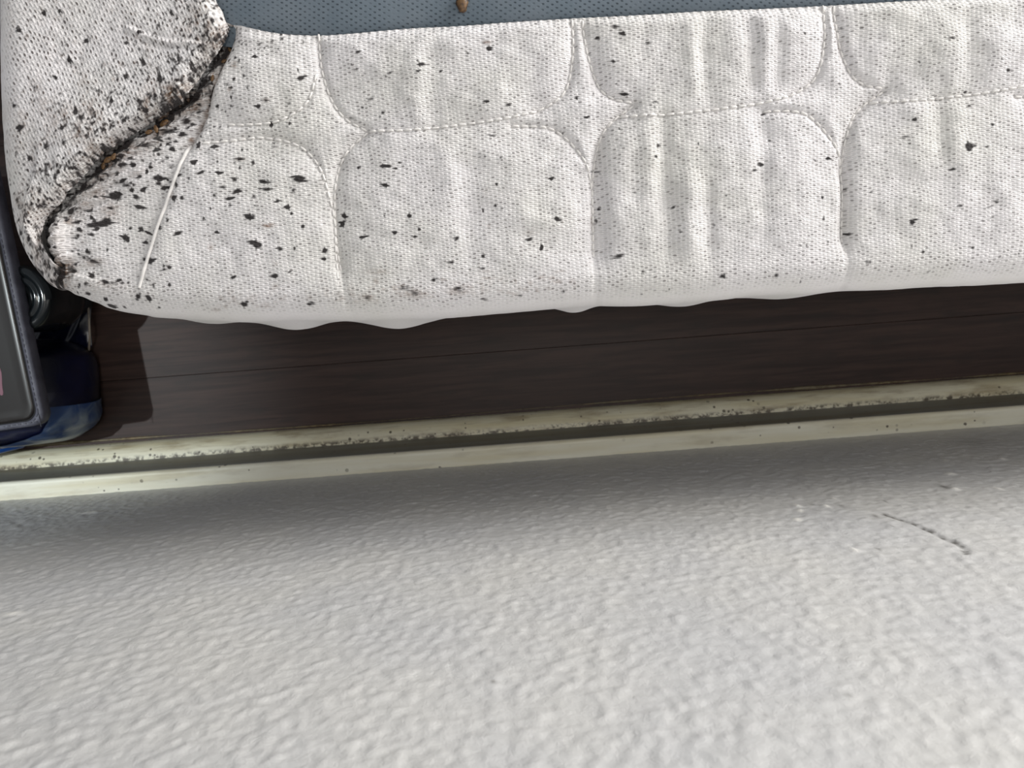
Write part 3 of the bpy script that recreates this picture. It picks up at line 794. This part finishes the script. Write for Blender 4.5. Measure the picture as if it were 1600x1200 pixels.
# columns of both edges share the same x beyond the corner
Op = resample(OUT_F, sF)
xin = np.interp(Op[:, 0], [90, 200, 330, 460, 620, 2350], [360, 395, 455, 540, 650, 2350])
LI = np.concatenate([[0], np.cumsum(np.linalg.norm(np.diff(IN_F, axis=0), axis=1))]); LI /= LI[-1]
siF = np.interp(xin, IN_F[:, 0], LI)
radF = np.interp(Op[:, 0], [90, 250, 2350], [0.008, 0.015, 0.015])
front, PF = border('quilted_border', OUT_F, IN_F, sF, siF, 0, radF, 330, 24, 26, HF, D_F, B_F, False, M['weave'], box, (0.006,), 13.0)
front['label'] = 'white woven quilted border with dark stain spots'
sL = axis([(0, 0.42, 40), (0.42, 1, 330)])
OpL = resample(OUT_L, sL)
yin = np.interp(OpL[:, 1], [-420, 0, 200, 330, 441], [-420, -30, 10, 32, 46])
LI2 = np.concatenate([[0], np.cumsum(np.linalg.norm(np.diff(IN_L, axis=0), axis=1))]); LI2 /= LI2[-1]
siL = np.interp(yin, IN_L[:, 1], LI2)
radL = np.interp(OpL[:, 1], [-420, 300, 441], [0.020, 0.018, 0.010])
sideb, PL_ = border('folded_corner_border', OUT_L, IN_L, sL, siL, 1, radL, 300, 22, 22, HL, D_L, B_L, False, M['weave_side'], box, None)
sideb['label'] = 'woven end border folded over at the corner, heavily soiled'

# far runs of the two borders, out to the full size of the bed base
def run(name, section, direction, length, mat, flip):
    st = np.linspace(0, length, 12)
    P = section[None] + np.array(direction)[None, None] * st[:, None, None]
    uv = np.stack([P[..., 0], P[..., 1] - (ZT - P[..., 2])], -1)
    col = np.zeros(P.shape[:2] + (4,)); col[..., 3] = 1
    return link(name, grid_mesh(name, P, uv, col, flip), mat, box)
dF_ = PF[-1, 0] - PF[-60, 0]; dF_[2] = 0; dF_ /= np.linalg.norm(dF_)
dL_ = PL_[0, 0] - PL_[60, 0]; dL_[2] = 0; dL_ /= np.linalg.norm(dL_)
run('quilted_border', PF[-1], dF_, 0.55, M['weave'], False)
run('folded_corner_border', PL_[0], dL_, 0.85, M['weave_side'], True)
farR = PF[-1] + dF_ * 0.55
farT = PL_[0] + dL_ * 0.85
# grey non-slip panel
inner = np.concatenate([p2w(IN_L[::4, 0], IN_L[::4, 1], ZT), p2w(IN_F[1::4, 0], IN_F[1::4, 1], ZT)])
corner_far = np.array([farR[0][0], farT[0][1], ZT])
cen = np.array([0.75, 0.80])
ring = np.concatenate([[farT[0]], inner, [farR[0]], [corner_far]])[:, :2]
lv = [0.0, -0.006, -0.02, -0.04, -0.07, -0.11, -0.2, -0.4, -1]
PT = []
# panel lattice: from just under the border edge inwards
for i, f_ in enumerate([-0.012, 0.004, 0.010, 0.018, 0.03, 0.045, 0.065, 0.09, 0.13, 0.2, 0.4, 0.8, 1.0]):
    xy = ring + (cen[None] - ring) * f_
    z = np.full(len(ring), ZT - 0.0005)
    if 0 < i < 12:
        z += 0.0030 * (1 - math.exp(-f_ / .01)) + 0.0012 * np.sin(ring[:, 0] * 60 + f_ * 40) * math.exp(-f_ * 12)
    elif i == 0: z -= 0.004
    PT.append(np.concatenate([xy, z[:, None]], 1))
PT = np.stack(PT, 1)
PT = np.concatenate([PT, PT[:1]], 0)
top = link('top_panel', grid_mesh('top_panel', PT, None, None, False), M['grey'], box)
top['label'] = 'slate grey dimpled non-slip fabric panel'
# far sides and the underside
fs = MB()
zt, zb = ZT - .006, 0.010
A, B_, C_, D_ = PL_[0][-1], farT[-1], np.array([farR[-1][0], farT[-1][1], 0]), farR[-1]
for a, b in [(farT[0], C_), (C_, farR[0])]:
    fs.add([(a[0], a[1], zb), (b[0], b[1], zb), (b[0], b[1], zt), (a[0], a[1], zt)], [(0, 1, 2, 3)])
fs.build('far_border', M['weave'], box, smooth=False)
us = MB()
pts = [tuple(p[:2]) for p in PL_[::20, -1]] + [tuple(p[:2]) for p in PF[::30, -1]] + [tuple(farR[-1][:2]), tuple(C_[:2]), tuple(farT[-1][:2])]
cxy = np.array([0.5, 0.7])
pts = [tuple(np.array(p) + (cxy - np.array(p)) * .006) for p in pts]
k = len(pts)
us.add([(x, y, 0.0005) for x, y in pts] + [(x, y, 0.014) for x, y in pts], [tuple(range(k))[::-1], tuple(range(k, 2 * k))] + [(i, (i + 1) % k, k + (i + 1) % k, k + i) for i in range(k)])
us.build('dust_cover', M['dust'], box, smooth=False)

# stitching: short raised threads that follow each quilting line
def surf(px, py, Hh, lift=0.0004):
    z = bilin(Hh, RX0, RY0, 2.0, np.asarray(px), np.asarray(py))
    P = p2w(px, py, ZT); P[..., 2] += z + lift
    return P
def stitch(pts, dash=11, gap=3.5, r=0.00065, Hh=HF, ylim=452):
    P = spline(pts, 1.0)
    mb = MB(); i = 0
    while i + dash < len(P):
        seg = P[i:i + dash + 1:max(1, int(dash // 4))]
        yl = 470 - 0.045 * (seg[:, 0].mean() - 540) - 14
        if seg[:, 1].max() < yl:
            W = surf(seg[:, 0], seg[:, 1], Hh, 0.0005)
            W[0, 2] -= .0006; W[-1, 2] -= .0006
            mb.tube(W, r, 6)
        i += int(dash + gap)
    if mb.v:
        o = mb.build('stitching', M['thread'], box)
for p, w in quilt:
    if min(a for a, b in p) < 1900: stitch(p)
s3 = spline(SEAM3, 2.0)
mb = MB()
W = surf(s3[:, 0], s3[:, 1], HF, 0.0006)
mb.tube(W[:-3], 0.0012, 7)
mb.build('seam_piping', M['thread'], box)

# ------------------------------------------------------------------ small finds on the bed base
def husk(px, py, size, yaw, H_, z=None, long=1.7):
    P = surf(np.array(px), np.array(py), H_, 0.0) if z is None else p2w(np.array(px), np.array(py), z)
    mb = MB(); n, k = 8, 7
    v = []
    for i in range(k):
        a = math.pi * (i + .15) / (k - .7)
        rr = math.sin(a) * (1 + .12 * math.sin(i * 2.6))
        for j in range(n):
            b = 2 * math.pi * j / n
            v.append((-math.cos(a) * size * long, rr * math.cos(b) * size, rr * math.sin(b) * size * .55 + size * .5))
    f = [(i * n + j, i * n + (j + 1) % n, (i + 1) * n + (j + 1) % n, (i + 1) * n + j) for i in range(k - 1) for j in range(n)] + [tuple(range(n))[::-1], tuple((k - 1) * n + j for j in range(n))]
    mb.add(v, f)
    o = mb.build('husk', M['husk'])
    o.location = P.tolist(); o.rotation_euler = (0, 0, yaw)
    return o
o = husk(722, 6, 0.0033, 1.6, HF, ZT + .0022)
tag(o, 'tan shed husk lying on the grey top panel', 'husk')
for i, (x, y, s_, yw) in enumerate([(357, 60, .0024, 1.1), (353, 72, .0016, 2.0), (346, 92, .0018, .3), (332, 122, .0020, 1.2), (252, 190, .0032, .5), (243, 201, .0024, 1.7), (232, 206, .0024, .2), (170, 250, .0030, .4), (181, 246, .0024, .9), (158, 258, .0022, 1.3)]):
    o = husk(x, y, s_ * .55, yw, HF)
    o.location.z += 0.001
    tag(o, 'tan brown husk caught in the soiled corner fold', 'husk', 'husks in the corner fold')

# ------------------------------------------------------------------ things on the floor at the corner
# navy bag: a slumped sack with paler blue lower end
bag_c = np.array([-0.535, 0.115])
bag = empty('plastic_bag', (bag_c[0], bag_c[1], 0.0))
tag(bag, 'dark navy plastic bag with paler blue end against the baseboard', 'bag')
def sack(cx, cy, ax, ay, hgt, p, z0=0.001, n=56, k=26, seed=0, a0=0, a1=2 * math.pi, v0=0.0, v1=1.0, grow=0.0):
    r_ = random.Random(seed); ph = [r_.uniform(0, 6.28) for _ in range(8)]
    V = np.zeros((n + 1, k + 1, 3))
    for i in range(n + 1):
        a = a0 + (a1 - a0) * i / n
        c_, s_ = math.cos(a), math.sin(a)
        ex = abs(c_) ** (2 / p) * math.copysign(1, c_); ey = abs(s_) ** (2 / p) * math.copysign(1, s_)
        for j in range(k + 1):
            v = v0 + (v1 - v0) * j / k
            t_ = v * math.pi * .5
            rr = math.cos(t_) ** .35 if t_ < math.pi / 2 - 1e-6 else 0.0
            belly = 1 - .10 * (1 - min(1, v * 4)) ** 2
            zz = z0 + hgt * math.sin(t_) ** 1.0
            wr = 1 + .014 * math.sin(a * 5 + ph[0] + v * 5) + .010 * math.sin(a * 9 + ph[1] - v * 7) + .006 * math.sin(a * 17 + ph[2] + v * 11)
            V[i, j] = (cx + (ax * wr * belly + grow) * rr * ex, cy + (ay * wr * belly + grow) * rr * ey, zz + grow * v)
    return V
body = sack(-0.538, 0.101, 0.104, 0.055, 0.105, 4.2, seed=2)
link('bag_body', grid_mesh('bag_body', body), M['navy'], bag)
# blue end panel wraps the wall side of the bag
low = sack(-0.538, 0.101, 0.104, 0.055, 0.105, 4.2, seed=2, a0=math.radians(186), a1=math.radians(356), v0=0.0, v1=0.60, n=44, k=20, grow=0.0016)
link('bag_end', grid_mesh('bag_end', low), M['blue'], bag)['label'] = 'pale blue lower end of the bag'
film = sack(-0.555, 0.101, 0.088, 0.056, 0.100, 3.0, seed=5, a0=math.radians(215), a1=math.radians(318), v0=0.0, v1=0.30, n=40, k=14, grow=0.0030)
link('clear_film', grid_mesh('clear_film', film), M['film'], bag)['label'] = 'milky clear film at the foot of the bag'
blue = MB()
A_ = p2w(np.array(-70), np.array(704), .03); B2 = p2w(np.array(34), np.array(688), .028)
blue.tube([A_, (A_ + B2) / 2 + np.array([0, 0, .003]), B2], [0.011, 0.0115, 0.008], 12)
blue.build('bag_tie', M['cobalt'], bag)['label'] = 'bright cobalt blue roll at the foot of the bag'

# crumpled sheet the bottle stands on
U_, V_ = np.meshgrid(np.linspace(0, 1, 40), np.linspace(0, 1, 44), indexing='ij')
right = 139 + 1.5 * np.sin(V_ * 7)
sx2 = 10 + (right - 10) * U_
sy2 = 425 + 118 * V_ + 10 * (1 - U_)
zz_ = 0.0045 + 0.0028 * np.sin(U_ * 13 + 3 * V_) * np.sin(V_ * 9 + 2 * U_) + 0.0012 * np.sin(U_ * 31 + V_ * 17)
edge_ = np.minimum(np.minimum(U_, 1 - U_), np.minimum(V_, 1 - V_))
zz_ = 0.0012 + (zz_ - .0012) * np.clip(edge_ / .08, 0, 1)
SK = p2w(sx2, sy2, 0.006); SK[..., 2] = zz_
sheet = tag(link('plastic_sheet', grid_mesh('plastic_sheet', SK, None, None, True), M['navy']), 'crumpled dark navy plastic sheet on the floor under the bottle', 'plastic sheet')

rim = MB()
pts = [p2w(np.array(x), np.array(y), z) for x, y, z in [(137, 470, .012), (139, 500, .020), (140, 525, .022), (139, 548, .010)]]
rs = spline(np.array(pts), 0.004)
rim.tube([tuple(p) for p in rs], 0.0011, 8)
rim.build('sealed_edge', M['fibre'], sheet)['label'] = 'thin beige sealed edge'

# dark bottle standing on its neck beside the bag, ribbed foot upwards
bt = empty('bottle', (-0.450, 0.192, 0.0105))
tag(bt, 'dark smoked plastic bottle standing upside down under the bed corner', 'bottle')
mb = MB()
mb.lathe([(0.014, 0.0), (0.014, 0.012), (0.013, 0.016), (0.020, 0.026), (0.029, 0.040), (0.0318, 0.052), (0.0305, 0.058), (0.0318, 0.064), (0.0318, 0.090), (0.0312, 0.097), (0.0295, 0.1015), (0.026, 0.1030), (0.0235, 0.1022), (0.0220, 0.1005), (0.0205, 0.1010), (0.0190, 0.1022), (0.0172, 0.1016), (0.0155, 0.0990), (0.0135, 0.0985), (0.0120, 0.0992), (0.0105, 0.0985), (0.0080, 0.0960), (0.0010, 0.0940)], 56, (-0.450, 0.192, 0.0105))
mb.build('bottle_body', M['bottle'], bt)
mb = MB()
mb.lathe([(0.0145, 0.0003), (0.0155, 0.001), (0.0155, 0.0105), (0.0145, 0.0115), (0.0141, 0.0115)], 32, (-0.450, 0.192, 0.0105))
mb.build('cap', M['black'], bt)

# flat case lying on top of the bag, padded rim with a stitched groove
def rounded_rect(w, l, r, n=8):
    out = []
    for cx, cy, a0 in [(w - r, l - r, 0), (r, l - r, 90), (r, r, 180), (w - r, r, 270)]:
        for k in range(n + 1):
            a = math.radians(a0 + 90 * k / n)
            out.append((cx + r * math.cos(a), cy + r * math.sin(a)))
    return out
def layer_mesh(mb, layers):
    n = len(layers[0][0]); v = []
    for pl, z in layers: v += [(x, y, z) for x, y in pl]
    f = []
    for i in range(len(layers) - 1):
        for k in range(n):
            f.append((i * n + k, i * n + (k + 1) % n, (i + 1) * n + (k + 1) % n, (i + 1) * n + k))
    f.append(tuple(range(n))[::-1]); f.append(tuple((len(layers) - 1) * n + k for k in range(n)))
    mb.add(v, f)
W_, L_ = 0.19, 0.255
case = empty('folding_case', (0, 0, 0))
tag(case, 'grey faux leather case with glossy dark face lying on the navy bag', 'case')
def inset(r, d): return [(min(max(x, d), W_ - d) if False else d + (x) * (W_ - 2 * d) / W_, d + y * (L_ - 2 * d) / L_) for x, y in r]
rr = rounded_rect(W_, L_, 0.012)
mb = MB()
layer_mesh(mb, [(inset(rr, .0015), 0), (rr, .002), (rr, .012), (inset(rr, .0008), .0137), (inset(rr, .0022), .0145), (inset(rr, .0052), .0146), (inset(rr, .0056), .0122)])
shell = mb.build('padded_rim', M['leather'], case)
mb = MB()
gp = inset(rr, .0058)
mb.tube([(x, y, .0142) for x, y in gp] + [(gp[0][0], gp[0][1], .0142)], 0.0007, 6, False)
mb.build('groove_piping', M['black'], case)
mb = MB()
layer_mesh(mb, [(inset(rr, .0062), .0130), (inset(rr, .0064), .0146), (inset(rr, .0085), .0152), (inset(rr, .0120), .0151), (inset(rr, .0150), .0149)])
mb.build('glossy_face', M['gloss'], case)
mb = MB()
sp_ = inset(rr, .0036)
dense = spline([(x, y) for x, y in sp_] + [sp_[0]], .001)
for i in range(0, len(dense) - 4, 5):
    a, b = dense[i], dense[i + 3]
    mb.tube([(a[0], a[1], .0146), ((a[0] + b[0]) / 2, (a[1] + b[1]) / 2, .0150), (b[0], b[1], .0146)], .00035, 4)
mb.build('rim_stitching', M['leather'], case)
mb = MB()
blob = [(W_ - .033 + .0035 * math.cos(a) * (1 + .3 * math.sin(3 * a)), .048 + .016 * math.sin(a)) for a in np.linspace(0, 2 * math.pi, 20, endpoint=False)]  # patch standing in for the pink reflection
layer_mesh(mb, [(blob, .0147), (blob, .0151)])
mb.build('pink_reflection', M['pink'], case, smooth=False)
cP = p2w(np.array(68.0), np.array(664.0), 0.124)
cQ = p2w(np.array(0.0), np.array(342.0), 0.124)
dirv = (cQ - cP)[:2]; ang = math.atan2(dirv[1], dirv[0]) - math.pi / 2
# local right edge is x = W_; put the corner (W_, 0) at cP
case.rotation_euler = (0, 0, ang)
off = Matrix.Rotation(ang, 3, 'Z') @ Vector((W_, 0, 0))
case.location = (cP[0] - off.x, cP[1] - off.y, 0.1075)

# loose pale fibre hanging from the border edge
mb = MB()
fp = spline(np.array([p2w(np.array(x), np.array(y), z) for x, y, z in [(1503, 432, .196), (1501, 436, .17), (1499, 442, .15), (1498, 448, .14)]]), .003)
mb.tube([tuple(p) for p in fp], 0.00022, 5)
tag(mb.build('loose_fibre', M['fibre']), 'loose pale fibre hanging from the box spring edge', 'fibre')
